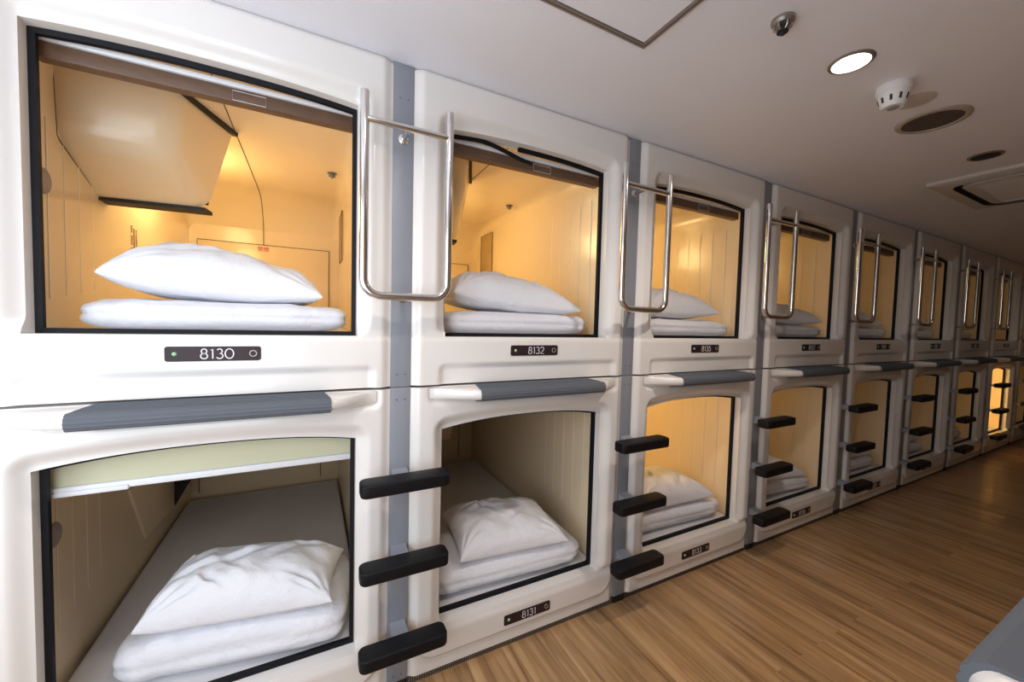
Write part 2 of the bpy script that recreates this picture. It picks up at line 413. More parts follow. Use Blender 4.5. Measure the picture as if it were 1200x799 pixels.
def tv_upper(parent, c):
    b = c['base']; zt = 2.118-b
    L = TX0-.002+.003
    A1, A2, A3, A4 = (L, .318, zt), (L, .335, 1.872-b), (L, .600, 1.752-b), (L, .64, zt)
    B1, B2, B3, B4 = (.335, .345, zt), (.318, .375, 1.885-b), (.368, .60, 1.762-b), (.450, .64, zt)
    bm = bmesh.new(); v = [bm.verts.new(p) for p in (A1, A2, A3, A4, B1, B2, B3, B4)]
    for f in ((0, 1, 5, 4), (1, 2, 6, 5), (2, 3, 7, 6), (4, 5, 6, 7), (0, 3, 2, 1), (0, 4, 7, 3)): bm.faces.new([v[i] for i in f])
    bmesh.ops.recalc_face_normals(bm, faces=bm.faces)
    bm.edges.ensure_lookup_table()
    def E(a, b_): return next(e for e in v[a].link_edges if e.other_vert(v[a]) == v[b_])
    bmesh.ops.bevel(bm, geom=[E(4, 5), E(5, 6), E(1, 5)], offset=.055, segments=8, profile=.5, affect='EDGES', clamp_overlap=True)
    me = bpy.data.meshes.new('television_housing'); bm.to_mesh(me); bm.free(); me.materials.append(M['tub'])
    o = bpy.data.objects.new('television_housing', me); COL.objects.link(o); o.parent = parent
    bm = bmesh.new(); bm.from_mesh(me)
    for f in bm.faces: f.smooth = True
    for e in bm.edges:
        if len(e.link_faces) == 2 and e.calc_face_angle(0) > math.radians(24): e.smooth = False
    bm.to_mesh(me); bm.free()
    # black strips standing in for the shadow gaps round the housing
    g = G()
    g.tube([A1, A2, (L+.001, .345, 1.862-b), (L+.001, .365, 1.852-b), A3], .0022, 6)
    g.build('shadow_gap_strip', M['gap'], o)
    g = G(); g.hexa([(L, .585, 1.745-b), (.362, .585, 1.752-b), (.372, .66, 1.752-b), (L, .66, 1.745-b), (L, .585, 1.757-b), (.362, .585, 1.766-b), (.372, .66, 1.766-b), (L, .66, 1.757-b)])
    g.build('shadow_gap_plate', M['gap'], o)
    g = G(); g.hexa([(.340, .36, 2.088-b), (.350, .36, 2.088-b), (.462, .645, 2.088-b), (.444, .645, 2.088-b), (.340, .36, 2.104-b), (.352, .36, 2.104-b), (.464, .645, 2.104-b), (.444, .645, 2.104-b)])
    g.build('shadow_gap_strip', M['gap'], o)
    g = G(); g.hexa([(L+.02, .642, 1.79-b), (.36, .642, 1.79-b), (.36, .652, 1.79-b), (L+.02, .652, 1.79-b), (L+.02, .652, 2.06-b), (.40, .652, 2.06-b), (.40, .662, 2.06-b), (L+.02, .662, 2.06-b)])
    g.build('television_screen', M['screen'], o)
    return o
def tv_lower(parent, c):
    b = c['base']; L = TX0+.003
    g = G(); g.hexa([(L, 1.30, .47-b), (.60, 1.30, .47-b), (.60, 1.60, .47-b), (L, 1.60, .47-b), (L, 1.24, 1.03-b), (.64, 1.24, 1.03-b), (.64, 1.6, 1.03-b), (L, 1.6, 1.03-b)], .03, 5)
    o = g.build('television_housing', M['tub'], parent, angle=30)
    g = G(); g.hexa([(L, .95, .30-b), (.062, .95, .30-b), (.106, 1.2, .335-b), (L, 1.2, .335-b), (L, .77, .60-b), (.066, .77, .60-b), (.106, 1.2, .60-b), (L, 1.2, .60-b)], .004)
    g.build('wall_console', M['tub'], parent, angle=30)
    g = G(); g.hexa([(.1065, 1.19, .338-b), (.172, 1.19, .462-b), (.172, 1.21, .462-b), (.1065, 1.21, .338-b), (.1065, 1.19, .60-b), (.172, 1.19, .60-b), (.172, 1.21, .60-b), (.1065, 1.21, .60-b)])
    g.build('television_screen', M['screen'], parent)
    return o

def make_upper(name='sleeping_capsule', loose=False):
    c = UP; b = c['base']; root = empty(name, (0, 0, b))
    V, F = shell_mesh(c, True); mesh_obj('front_shell', V, F, M['shell'], root, True)
    tub_obj(c, root)
    if loose:
        V, F = seal_mesh(c, -24+0, 48+14)      # left side, sill, right side and the right end of the top
        mesh_obj('window_seal', V, F, M['seal'], root)
        A = open_loop(c, .006); g = G(); pts = []
        for i in range(72, 59, -1):
            x, z = A[i]; t = (72-i)/12
            pts.append((x, .050-.004*t, z-.048*ss(.35, 1.05, t)-.0*t-b))
        s_ = mesh_obj('hanging_seal_end', *strip(pts, .013, .010), M['seal'], root)
        s_['label'] = 'loose end of black rubber seal sagging from the top edge'
    else:
        V, F = seal_mesh(c); mesh_obj('window_seal', V, F, M['seal'], root)
    r = G().box((XL-.01, .088, 1.984-b), (XR+.01, .125, 2.024-b), .003).build('header_rail', M['rail'], root, angle=30)
    G().box((XL-.01, .080, 2.025-b), (XR+.01, .13, 2.040-b), .003).build('rail_cover', M['white'], r, angle=30)
    g = G(); g.tube([(XC+.03, .0868, 1.988-b), (XC+.03, .0868, 2.016-b), (XC+.115, .0868, 2.016-b), (XC+.115, .0868, 1.988-b)], .0008, 6, True); g.build('rail_latch', M['white'], r)
    tv_upper(root, c)
    ribs(root, TX0+.002, 1, 1.36, 1.90, b); ribs(root, TX1-.002, -1, 1.36, 1.95, b)
    G().lathe([(.001, .006), (.030, .006), (.036, .003), (.037, 0)], (TX0+.003, .255, 1.712-b), 28, 'x').build('wall_speaker', M['greydisc'], root, angle=30)
    # sprinkler on the cabin ceiling
    g = G().lathe([(.024, .0), (.024, -.004), (.012, -.007), (.012, -.014), (.017, -.016), (.017, -.019), (.006, -.02), (.004, -.028)], (.835, .93, 2.106-b), 20)
    g.build('cabin_sprinkler', M['screw'], root, angle=30)
    # rear hatch, seams, prints
    hx0, hx1, hz1 = .105, .848, 1.815-b
    G().box((hx0, 1.704, c['zf']+.09-b), (hx1, 1.716, hz1), .003).build('rear_hatch', M['tub'], root, angle=30)
    hr = [x for x in KIDS(root) if x.name.startswith('rear_hatch')][0]
    g = G(); g.tube([(hx0, 1.7035, c['zf']+.09-b), (hx0, 1.7035, hz1), (hx1, 1.7035, hz1), (hx1, 1.7035, c['zf']+.09-b)], .0022, 6); g.build('hatch_gap', M['gap'], hr)
    pts = [(.445+.01, y, zc_at(c, y)-b-.0005) for y in (.14, .5, 1.0, 1.4, 1.46, 1.52, 1.57, 1.61, 1.65, 1.68, 1.70)]+[(.455, 1.713, 1.84-b), (.455, 1.713, hz1)]
    g = G(); g.tube(pts, .0018, 6); g.build('ceiling_seam', M['gap'], root)
    # dark wall pocket on the right hand wall
    pk = G().box((TX1-.013, 1.36, 1.72-b), (TX1-.004, 1.58, 2.03-b), .003).build('wall_pocket', M['tubdark'], root, angle=30)
    g = G(); g.tube([(TX1-.0135, 1.36, 1.72-b), (TX1-.0135, 1.36, 2.03-b), (TX1-.0135, 1.58, 2.03-b), (TX1-.0135, 1.58, 1.72-b)], .002, 6, True); g.build('pocket_edge', M['gap'], pk)
    g = G(); rr = random.Random(3)
    for col in range(3):
        for k in range(20):
            if rr.random() < .2 or (col == 1 and k > 14) : continue
            z = 1.705-.0105*k; y = .86+.024*col
            g.box((TX0+.0066, y, z-b), (TX0+.0074, y+.009, z+.006+.002*rr.random()-b))
    g.build('printed_notice', M['ink'], root)
    lam = G().lathe([(.05, 0), (.05, -.012), (.038, -.026), (.012, -.032)], (.20, .98, 2.101-b), 24)
    lam.build('cabin_lamp', M['lampoff'], root, angle=40)
    return root
def strip(pts, h, w):
    V = []; F = []
    for p in pts: V += [(p[0], p[1], p[2]+h/2), (p[0], p[1], p[2]-h/2), (p[0], p[1]+w, p[2]-h/2), (p[0], p[1]+w, p[2]+h/2)]
    n = len(pts)
    for i in range(n-1):
        for q in range(4): F.append([i*4+q, i*4+(q+1) % 4, (i+1)*4+(q+1) % 4, (i+1)*4+q])
    F += [[0, 1, 2, 3], [(n-1)*4+q for q in (3, 2, 1, 0)]]
    return V, F

def ledge(parent, base):
    zt, X0, X1, PX0, PX1 = 1.0985, .066, .935, .228, .792
    def prof(d, ridge, off):
        # from wall top round the nose to wall underside (y,z); rounded nose
        pts = []; n1 = 44
        for i in range(n1+1):
            t = i/n1; pts.append((.012-(d-.012+.012)*t*.93, zt+off-.004*t))
        for i in range(1, 15):
            a = math.radians(90-180/14*i); pts.append((-(d*.93)-off*1.3-.5*(.036)*math.cos(a)*min(1, d/.06)*1.0, zt-.004-.019+off+(.019+off)*math.sin(a)-off))
        for i in range(1, 9):
            t = i/8; pts.append(((-(d*.93)-off*1.3)*(1-t)+.012*t, zt-.042-off-.022*t))
        out = []
        for k, p in enumerate(pts):
            r = ridge*(1 if k % 2 else -1) if 4 < k < 56 else 0
            out.append((p[0]-(r if k > 43 else 0), p[1]+(r if k <= 43 else 0)))
        return out
    def loft(x0, x1, n, dfun, ridge, off, name, m, par, cham=0):
        V = []; F = []; K = None
        for i in range(n+1):
            x = x0+(x1-x0)*i/n; pr = prof(dfun(x), ridge, off)
            K = len(pr)
            for (y, z) in pr:
                sh = 0
                if cham: sh = (cham if i < n/2 else -cham)*max(0, 1+y/.1)*(1 if i in (0, n) else 0)
                V.append((x+sh, y, z-base))
        for i in range(n):
            for k in range(K-1): F.append([i*K+k, (i+1)*K+k, (i+1)*K+k+1, i*K+k+1])
        F += [list(range(K)), [n*K+k for k in range(K)][::-1]]
        g = G().add(V, F); return g.build(name, m, par, angle=40)
    D = .098
    def df(x):
        if x < PX0: return .008+(D-.008)*(ss(X0, PX0+.03, x)**.85) if x > X0 else .008
        if x > PX1: return .008+(D-.008)*(ss(0, 1, (X1-x)/(X1-PX1+.02)))
        return D
    L = loft(X0, X1, 60, df, 0, 0, 'foot_ledge', M['shell'], parent)
    loft(PX0, PX1, 6, lambda x: D, .0011, .0035, 'ribbed_tread', M['tread'], L, cham=.018)
    return L

def make_lower(name='sleeping_capsule', blind=False):
    c = LO; b = c['base']; root = empty(name, (0, 0, b))
    V, F = shell_mesh(c, False); mesh_obj('front_shell', V, F, M['shell'], root, True)
    tub_obj(c, root)
    V, F = seal_mesh(c); mesh_obj('window_seal', V, F, M['seal'], root)
    ledge(root, b)
    if blind:
        bl = G().box((XL-.03, .092, .862-b), (XR+.02, .097, 1.03-b)).build('roll_blind', M['blind'], root)
        G().box((XL-.015, .082, .843-b), (XR+.02, .104, .864-b), .004).build('bottom_bar', M['white'], bl, angle=30)
        G().box((XL-.016, .078, .838-b), (XL+.16, .108, .853-b), .004).build('bar_end_grip', M['white'], bl, angle=30)
    else:
        r = G().box((XL-.01, .088, .972-b), (XR+.01, .125, 1.0-b), .003).build('header_rail', M['rail'], root, angle=30)
    g = G(); g.tube([(TX1-.004, .50, .885-b), (TX1-.004, .50, .935-b), (TX1-.004, .62, .935-b), (TX1-.004, .62, .885-b)], .0016, 6, True); g.build('wall_latch', M['white'], root)
    tv_lower(root, c)
    ribs(root, TX0+.002, 1, .34, .92, b); ribs(root, TX1-.002, -1, .34, .94, b)
    G().lathe([(.001, .006), (.030, .006), (.036, .003), (.037, 0)], (TX0+.003, .262, .665-b), 28, 'x').build('wall_speaker', M['greydisc'], root, angle=30)
    for x in (.10, .80):
        g = G(); g.tube([(x, 1.712, .2-b), (x, 1.712, .85-b)], .0022, 6); g.build('rear_panel_seam', M['gap'], root)
    lam = G().lathe([(.05, 0), (.05, -.012), (.038, -.026), (.012, -.032)], (.20, .90, c['zc']-.004-b), 24)
    lam.build('cabin_lamp', M['lampoff'], root, angle=40)
    return root

ORD = ['first', 'second', 'third', 'fourth', 'fifth', 'sixth', 'seventh', 'eighth', 'ninth', 'tenth', 'eleventh']
UPN = {-1: '8130', 0: '8132', 1: '8135', 2: '8137', 3: '8138', 4: '8150', 5: '8152', 6: '8153', 7: '8155', 8: '8157'}
LON = {-1: '8129', 0: '8131', 1: '8133', 2: '8136', 3: '8139', 4: '8151', 5: '8153', 6: '8155', 7: '8156', 8: '8158'}
UL = {-1: 'upper ivory sleeping capsule numbered 8130, leftmost of the upper row', 0: 'upper ivory sleeping capsule numbered 8132 with its black seal hanging loose',
      1: 'upper ivory sleeping capsule numbered 8135, right of capsule 8132'}
LL = {-1: 'lower ivory sleeping capsule with partly lowered pale blind, below capsule 8130', 0: 'lower ivory sleeping capsule numbered 8131, below capsule 8132',
      1: 'lower ivory sleeping capsule numbered 8133, below capsule 8135', 6: 'lower sleeping capsule brightly lit yellow inside, far down the row'}
# cabin lamp powers (watts) and warmth
UPW = {-1: 5.8, 0: 6.2, 1: 5.8, 2: 3.6, 3: 1.6, 4: 1.2, 5: 1.2, 6: .9, 7: .8, 8: .8}
LPW = {1: 5.0, 2: 1.1, 3: .3, 4: .45, 5: .9, 6: 15, 7: .5}
WARM = (1, .745, .33)
def light_cabin(root, watts, z, y=.98):
    lamp = next(x for x in KIDS(root) if x.name.startswith('cabin_lamp'))
    lamp.data = lamp.data.copy(); lamp.data.materials[0] = M['podglow']
    L = bpy.data.lights.new('cabin_lamp_light', 'POINT'); L.energy = watts; L.color = WARM; L.shadow_soft_size = .1
    o = bpy.data.objects.new('cabin_lamp_light', L); COL.objects.link(o); o.parent = lamp; o.location = (.22, y, z)
    return o
def px(i): return i*P+PW          # x of the left edge of capsule column i
uproto = make_upper(); lproto = make_lower()
uppers, lowers = {}, {}
for i in range(-1, 9):
    if i == 0: u = make_upper(loose=True)
    else: u = uproto if i == -1 else copy_tree(uproto)
    u.location.x = px(i); uppers[i] = u
    if i == -1: lo = make_lower(blind=True)
    else: lo = lproto if i == 0 else copy_tree(lproto)
    lo.location.x = px(i); lowers[i] = lo
    tag(u, UL.get(i, 'upper ivory sleeping capsule, %s from the left in the upper row' % ORD[i+1]), 'sleeping capsule', 'sleeping capsules along the corridor')
    tag(lo, LL.get(i, 'lower ivory sleeping capsule, %s from the left in the lower row' % ORD[i+1]), 'sleeping capsule', 'sleeping capsules along the corridor')
opp_u = copy_tree(uproto); opp_l = copy_tree(lproto)
for i in range(-1, 9):
    place_plate(uppers[i], 1.2285-UP['base'], UPN[i]); place_plate(lowers[i], .1255-LO['base'], LON[i])
    if i in UPW: light_cabin(uppers[i], UPW[i], 1.95-UP['base'])
    if i in LPW: light_cabin(lowers[i], LPW[i], .93-LO['base'], .9)
# red no-smoking print on the hatch of each of the nearest upper capsules
def text_mesh(body, size):
    cu = bpy.data.curves.new('t', 'FONT'); cu.body = body; cu.size = size; cu.align_x = 'CENTER'; cu.extrude = .0004
    o = bpy.data.objects.new('t', cu); COL.objects.link(o)
    bpy.context.view_layer.update(); dg = bpy.context.evaluated_depsgraph_get()
    me = bpy.data.meshes.new_from_object(o.evaluated_get(dg)); bpy.data.objects.remove(o); return me
for i in (-1,):
    me = text_mesh('\u7981\u7159', .034); me.materials.clear(); me.materials.append(M['red'])
    o = bpy.data.objects.new('red_print', me); COL.objects.link(o)
    hr = next(x for x in KIDS(uppers[i]) if x.name.startswith('rear_hatch'))
    o.parent = hr; o.location = (.455, 1.7025, 1.775-UP['base']); o.rotation_euler = (PI/2, 0, 0)
# small square screw covers near the seam
for i in (0, 1, 2, 3):
    for r_, z in ((uppers[i], 1.134), (lowers[i], 1.066)):
        if i == 0:
            if r_ is uppers[0]: continue
            G().lathe([(.009, 0), (.009, -.002), (.006, -.004), (.001, -.0045)], (.022, .0035, 1.052-LO['base']), 20, 'y').build('shell_screw', M['chrome'], r_, angle=40)
        else:
            bb = UP['base'] if r_ is uppers[i] else LO['base']
            G().box((.014, -.003, z-.009-bb), (.030, .006, z+.009-bb), .001).build('screw_cover', M['spkrim'], r_, angle=30)

# the capsule opposite the row, its ledge reaching into the picture at lower right
OY = -1.395
for r_, lab in ((opp_u, 'upper ivory capsule across the corridor, behind the camera side'), (opp_l, 'ivory capsule across the corridor, its grey ribbed ledge in the lower right corner')):
    r_.location = (.985, OY, r_.location.z); r_.rotation_euler = (0, 0, PI)
    tag(r_, lab, 'sleeping capsule')

# ------------------------------------------------------------------ posts, grab rails, steps
def make_post():
    root = empty('steel_post', (0, 0, 0))
    for a, b_, nm in ((ZS+.0008, H-.002, 'upper_channel'), (.032, ZS-.0012, 'lower_channel')):
        o = G().box((.0006, .0, a), (PW-.0006, .05, b_), .0012).build(nm, M['post'], root, angle=30)
        zs = (2.085, 1.148) if nm == 'upper_channel' else (1.06, .055)
        for z in zs:
            for x in (.022, .050):
                G().lathe([(.0032, 0), (.0032, -.0012), (.001, -.0016)], (x, .0, z), 12, 'y').build('screw', M['screw'], o)
    G().box((.004, .0, 0), (PW-.004, .05, .0315)).build('post_foot', M['gap'], root)
    return root
pp = make_post(); posts = {}
for i in range(0, 9):
    p = pp if i == 0 else copy_tree(pp)
    p.location.x = i*P; posts[i] = p
    tag(p, 'blue-grey steel post between the %s and %s capsule columns from the left' % (ORD[i], ORD[i+1]), 'post', 'steel posts between the capsules')
def make_rail():
    root = empty('grab_rail', (0, 0, 1.4)); Z = 1.4; yb = -.088; r = .0135
    xl, xr, zb, R_ = PW/2-.1345, PW/2+.1345, 1.412-Z, .052
    zt = 2.03-Z
    pts = [(xl, yb, zt), (xl, yb, zb+R_)]+[(xl+R_-R_*math.cos(a), yb, zb+R_-R_*math.sin(a)) for a in [PI/2*k/10 for k in range(1, 11)]]
    pts += [(xr-R_+R_*math.sin(a), yb, zb+R_-R_*math.cos(a)) for a in [PI/2*k/10 for k in range(0, 11)]]+[(xr, yb, zt)]
    G().tube(pts, r, 20).build('u_shaped_tube', M['chrome'], root, angle=50)
    G().tube([(xl, yb, 1.948-Z), (xr, yb, 1.948-Z)], .0112, 18).build('cross_tube', M['chrome'], root, angle=50)
    for z in (1.950, 1.414):
        o = G().tube([(PW/2, -.0005, z-Z), (PW/2, yb, z-Z)], .0085, 16).build('mounting_stub', M['chrome'], root, angle=50)
        G().lathe([(.017, .0), (.017, -.003), (.012, -.006), (.0086, -.007)], (PW/2, -.0005, z-Z), 24, 'y').build('round_flange', M['chrome'], o, angle=30)
    return root
rp = make_rail()
for i in range(0, 9):
    p = rp if i == 0 else copy_tree(rp); p.location.x = i*P
    tag(p, 'U-shaped stainless steel grab rail on the %s steel post from the left' % ORD[i], 'grab rail', 'grab rails of the upper capsules')
def make_step():
    root = empty('ladder_step', (0, 0, 0))
    xl, xr = PW/2-.143, PW/2+.142
    poly = rrpoly(xl, xr, -.150, -.078, .022, 6)
    G().prism(poly, 'z', -.021, .021, .006).build('tread', M['black'], root, angle=40)
    g = G(); g.prism([(-.0005, -.034), (-.0005, .008), (-.012, .004), (-.030, .001), (-.085, .0), (-.085, -.016), (-.03, -.022)], 'x', .008, PW-.010)
    g.build('mounting_bracket', M['bracket'], root, angle=20)
    return root
sp = make_step(); first = True
for i in range(0, 9):
    for z, w in ((.808, 'topmost'), (.533, 'middle'), (.252, 'lowest')):
        p = sp if first else copy_tree(sp); first = False
        p.location = (i*P, 0, z)
        tag(p, 'black plastic ladder step, %s of the three on the %s steel post from the left' % (w, ORD[i]), 'step', 'black ladder steps')

# ------------------------------------------------------------------ bedding
def make_mattress(name, base_z, top_z):
    g = G(); nx, ny = 26, 46; x0, x1, y0, y1 = TX0+.016, TX1-.017, .075, 1.62
    bm = bmesh.new(); bmesh.ops.create_cube(bm, size=1)
    for v in bm.verts: v.co = Vector((x0+(x1-x0)*(v.co.x+.5), y0+(y1-y0)*(v.co.y+.5), base_z+(top_z-base_z)*(v.co.z+.5)))
    bmesh.ops.bevel(bm, geom=list(bm.edges), offset=.018, segments=4, profile=.5, affect='EDGES')
    me = bpy.data.meshes.new(name); bm.to_mesh(me); bm.free(); me.materials.append(M['sheet'])
    me.polygons.foreach_set('use_smooth', [True]*len(me.polygons))
    o = bpy.data.objects.new(name, me); COL.objects.link(o); return o
mu = make_mattress('mattress', .0, .077); mfirst = True
for i in range(-1, 9):
    for row, c in (('upper', UP), ('lower', LO)):
        o = mu if mfirst else mu.copy()
        if not mfirst: COL.objects.link(o)
        mfirst = False
        o.location = (px(i), 0, c['zf']+.001)
        tag(o, 'flat white-sheeted mattress inside the %s capsule of the %s column from the left' % (row, ORD[i+1]), 'mattress', 'mattresses in the capsules')

def pillow_geo(L, W, Hh, seed, n=(56, 40)):
    rr = random.Random(seed); off = Vector((rr.uniform(-50, 50), rr.uniform(-50, 50), 0)); g = G(); nx, ny = n
    wr = [(rr.uniform(-.8, .8), rr.uniform(-.7, .7), rr.uniform(0, PI), rr.uniform(.15, .35), rr.uniform(.6, 1)) for _ in range(9)]
    def pt(s, t, side):
        # ears: sides curve inwards between pointed corners
        x = s*L/2*(1-.045*(1-t*t)*(abs(s)**3)) ; y = t*W/2*(1-.06*(1-s*s)*(abs(t)**3))
        x *= 1+.03*(abs(s*t)**4)
        a = max(0, 1-abs(s)**2.7); b_ = max(0, 1-abs(t)**2.5)
        e = (a**.40)*(b_**.42)
        th = Hh*e*(.72 if side > 0 else .28)*(1-.16*s)
        q = Vector((x*9, y*9, side*3))+off
        nz = noise.noise(q)*.05+noise.noise(q*2.3)*.028
        for (cx, cy, an, ln, am) in wr:   # crease lines
            dx, dy = s-cx, t-cy; u = dx*math.cos(an)+dy*math.sin(an); v = -dx*math.sin(an)+dy*math.cos(an)
            nz += -.045*am*math.exp(-(v/.05)**2)*math.exp(-(u/ln)**2) + .035*am*math.exp(-((v-.09)/.06)**2)*math.exp(-(u/ln)**2)
        # corner gathers
        r = math.hypot(1-abs(s), 1-abs(t)); an = math.atan2(1-abs(t), 1-abs(s))
        nz += .035*math.sin(an*16+seed)*math.exp(-((r-.3)/.22)**2)
        th *= 1+nz*3.0*(1 if side > 0 else .7)
        return (x, y, side*th)
    V = []; F = []
    def gr(k, n): a = -1+2*k/n; return math.copysign(1-(1-abs(a))**1.45, a)
    for side in (1, -1):
        for j in range(ny+1):
            for i in range(nx+1): V.append(pt(gr(i, nx), gr(j, ny), side))
    K = (nx+1)*(ny+1)
    for side in (0, 1):
        for j in range(ny):
            for i in range(nx):
                a = side*K+j*(nx+1)+i; q = [a, a+1, a+nx+2, a+nx+1]; F.append(q if side == 0 else q[::-1])
    g.add(V, F); return g
def soften(o, levels=1):
    bm = bmesh.new(); bm.from_mesh(o.data); bmesh.ops.remove_doubles(bm, verts=bm.verts, dist=.0004)
    bmesh.ops.recalc_face_normals(bm, faces=bm.faces)
    for f in bm.faces: f.smooth = True
    bm.to_mesh(o.data); bm.free()
    s = o.modifiers.new('soft', 'SUBSURF'); s.levels = levels; s.render_levels = levels; return o
def spow(a, e): return math.copysign(abs(a)**e, a)
def duvet_geo(L, W, Hh, seed, layers=2, n=(72, 40)):
    rr = random.Random(seed*3+1); off = Vector((rr.uniform(-40, 40), rr.uniform(-40, 40), 0)); V = []; F = []; nu, nv = n
    tucks = [(rr.uniform(-.9, .9), rr.uniform(.02, .06), rr.uniform(.4, 1)) for _ in range(12)]
    for j in range(nv+1):
        ph = -PI/2+PI*j/nv
        for i in range(nu):
            th = 2*PI*i/nu
            cx, cy, cz = spow(math.cos(ph), .36)*spow(math.cos(th), .22), spow(math.cos(ph), .36)*spow(math.sin(th), .22), spow(math.sin(ph), .70)
            x, y, z = cx*L/2, cy*W/2, cz*Hh/2
            q = Vector((x*8, y*8, z*6))+off
            k = noise.noise(q)*.012+noise.noise(q*2.7)*.006
            # side fold lines between the layers
            edge = max(abs(cx), abs(cy))**8
            inn = 0
            for l_ in range(1, layers):
                zl = -1+2*l_/layers
                inn += math.exp(-((cz-zl)/.13)**2)
            sc = 1-edge*.022*inn
            tz = 0
            for (tx, tw, ta) in tucks: tz += ta*.0075*math.exp(-((cx+.12*cz-tx)/tw)**2)
            nrm = Vector((cx, cy, cz*.8)).normalized()
            V.append((x*sc+nrm.x*(k-tz), y*sc+nrm.y*(k-tz), z+nrm.z*(k-tz*.8)*(1 if cz > 0 else .1)))
    for j in range(nv):
        for i in range(nu): F.append([j*nu+i, j*nu+(i+1) % nu, (j+1)*nu+(i+1) % nu, (j+1)*nu+i])
    g = G(); g.add(V, F); return g
def pillow(x, y, z, L, W, Hh, rz, tx, ty, seed, label, i):
    o = soften(pillow_geo(L, W, Hh, seed).build('pillow', M['cotton'], None))
    o.location = (x, y, z); o.rotation_euler = (math.radians(tx), math.radians(ty), math.radians(rz))
    return tag(o, label, 'pillow', 'pillows on the folded duvets')
def duvet(x, y, z, L, W, Hh, rz, seed, label, layers=2, ty=0):
    o = soften(duvet_geo(L, W, Hh, seed, layers).build('folded_duvet', M['duvet'], None))
    o.location = (x, y, z+Hh/2); o.rotation_euler = (0, math.radians(ty), math.radians(rz))
    return tag(o, label, 'duvet', 'folded duvets in the capsules')
NU = {-1: '8130', 0: '8132', 1: '8135'}; NL = {0: '8131', 1: '8133'}
def where(i, row):
    if row == 'upper' and i in NU: return 'capsule '+NU[i]
    if row == 'lower' and i in NL: return 'capsule '+NL[i]
    return 'the %s capsule of the %s column from the left' % (row, ORD[i+1])
BZU = UP['zf']+.080; BZL = LO['zf']+.080
# upper row  (capsule-local x)
UB = {-1: dict(p=(.484, .30, .555, .36, .175, 2, 0, 4), d=(.508, .305, .69, .42, .098)),
      0: dict(p=(.505, .28, .60, .36, .168, -2, 0, 5), d=(.50, .29, .73, .40, .100)),
      1: dict(p=(.475, .27, .60, .34, .17, 3, 0, 0), d=(.515, .28, .74, .38, .100)),
      2: dict(p=(.49, .25, .60, .34, .15, -4, 0, 2), d=(.51, .27, .74, .38, .09))}
for i in range(-1, 6):
    q = UB.get(i, dict(p=(.48+.015*math.sin(i*2), .25, .58, .34, .15, 3*math.sin(i*5), 0, 2), d=(.5, .27, .72, .38, .09)))
    d = q['d']; duvet(px(i)+d[0], d[1], BZU, d[2], d[3], d[4], 0, i+20, 'white folded duvet in %s' % where(i, 'upper'))
    p = q['p']; pillow(px(i)+p[0], p[1], BZU+d[4]+p[4]*.28-.004, p[2], p[3], p[4], p[5], p[6], p[7], i+5, 'white pillow in %s' % where(i, 'upper'), i)
LB = {-1: dict(p=(.560, .232, .54, .30, .165, -11, 2, 0), d=(.550, .288, .66, .42, .140, -8)),
      0: dict(p=(.505, .255, .50, .37, .14, -5, 4, 1), d=(.485, .28, .73, .41, .125, -3)),
      1: dict(p=(.49, .27, .56, .36, .15, -3, 2, 1), d=(.50, .29, .72, .40, .12, -3)),
      2: dict(p=(.47, .28, .54, .36, .13, -6, 2, 2), d=(.47, .30, .70, .40, .10, -5))}
for i in range(-1, 6):
    q = LB.get(i, dict(p=(.46, .28, .54, .34, .13, -5+i, 2, 2), d=(.46, .30, .68, .40, .10, -3)))
    d = q['d']; duvet(px(i)+d[0], d[1], BZL, d[2], d[3], d[4], d[5], i+40, 'white folded duvet in %s' % where(i, 'lower'))
    p = q['p']; pillow(px(i)+p[0], p[1], BZL+d[4]+p[4]*.28-.004, p[2], p[3], p[4], p[5], p[6], p[7], i+60, 'white pillow in %s' % where(i, 'lower'), i)

# ------------------------------------------------------------------ room
RX0, RX1 = -1.42, 11.0
struct(G().box((RX0, -3.3, -.05), (RX1, 1.95, 0)).build('floor', M['floor']))
struct(G().box((RX0, -3.3, H), (RX1, 1.95, H+.05)).build('ceiling', M['ceil']))
struct(G().box((RX0, 1.80, 0), (RX1, 1.95, H)).build('wall_back', M['wall']))
struct(G().box((RX1-.05, OY, 0), (RX1, 1.80, H)).build('wall_right', M['wall']))
struct(G().box((RX0, .004, 0), (px(-1)-.004, .10, H)).build('wall_front', M['wall']))
struct(G().box((px(8)+CW+.004, .004, 0), (RX1-.05, .10, H)).build('wall_front', M['wall']))
NX0, NX1, NZ0, NZ1 = -1.34, -.42, .55, 2.08      # unseen window added in the near wall for frontal daylight
struct(G().box((RX0, OY-.1, 0), (NX0, OY-.012, H)).box((NX1, OY-.1, 0), (-.003, OY-.012, H)).box((NX0, OY-.1, 0), (NX1, OY-.012, NZ0)).box((NX0, OY-.1, NZ1), (NX1, OY-.012, H)).build('wall_near', M['wall']))
g = G()
for a, b_ in (((NX0, NZ0), (NX0+.04, NZ1)), ((NX1-.04, NZ0), (NX1, NZ1)), ((NX0, NZ0), (NX1, NZ0+.04)), ((NX0, NZ1-.04), (NX1, NZ1)), (((NX0+NX1)/2-.02, NZ0), ((NX0+NX1)/2+.02, NZ1))): g.box((a[0], OY-.07, a[1]), (b_[0], OY-.03, b_[1]))
struct(g.build('added_window_2', M['white']))
struct(G().box((.995, OY-.1, 0), (RX1-.05, OY-.012, H)).build('wall_near', M['walldark']))  # plain unseen wall for the opposite capsules, toned to shape the bounce light
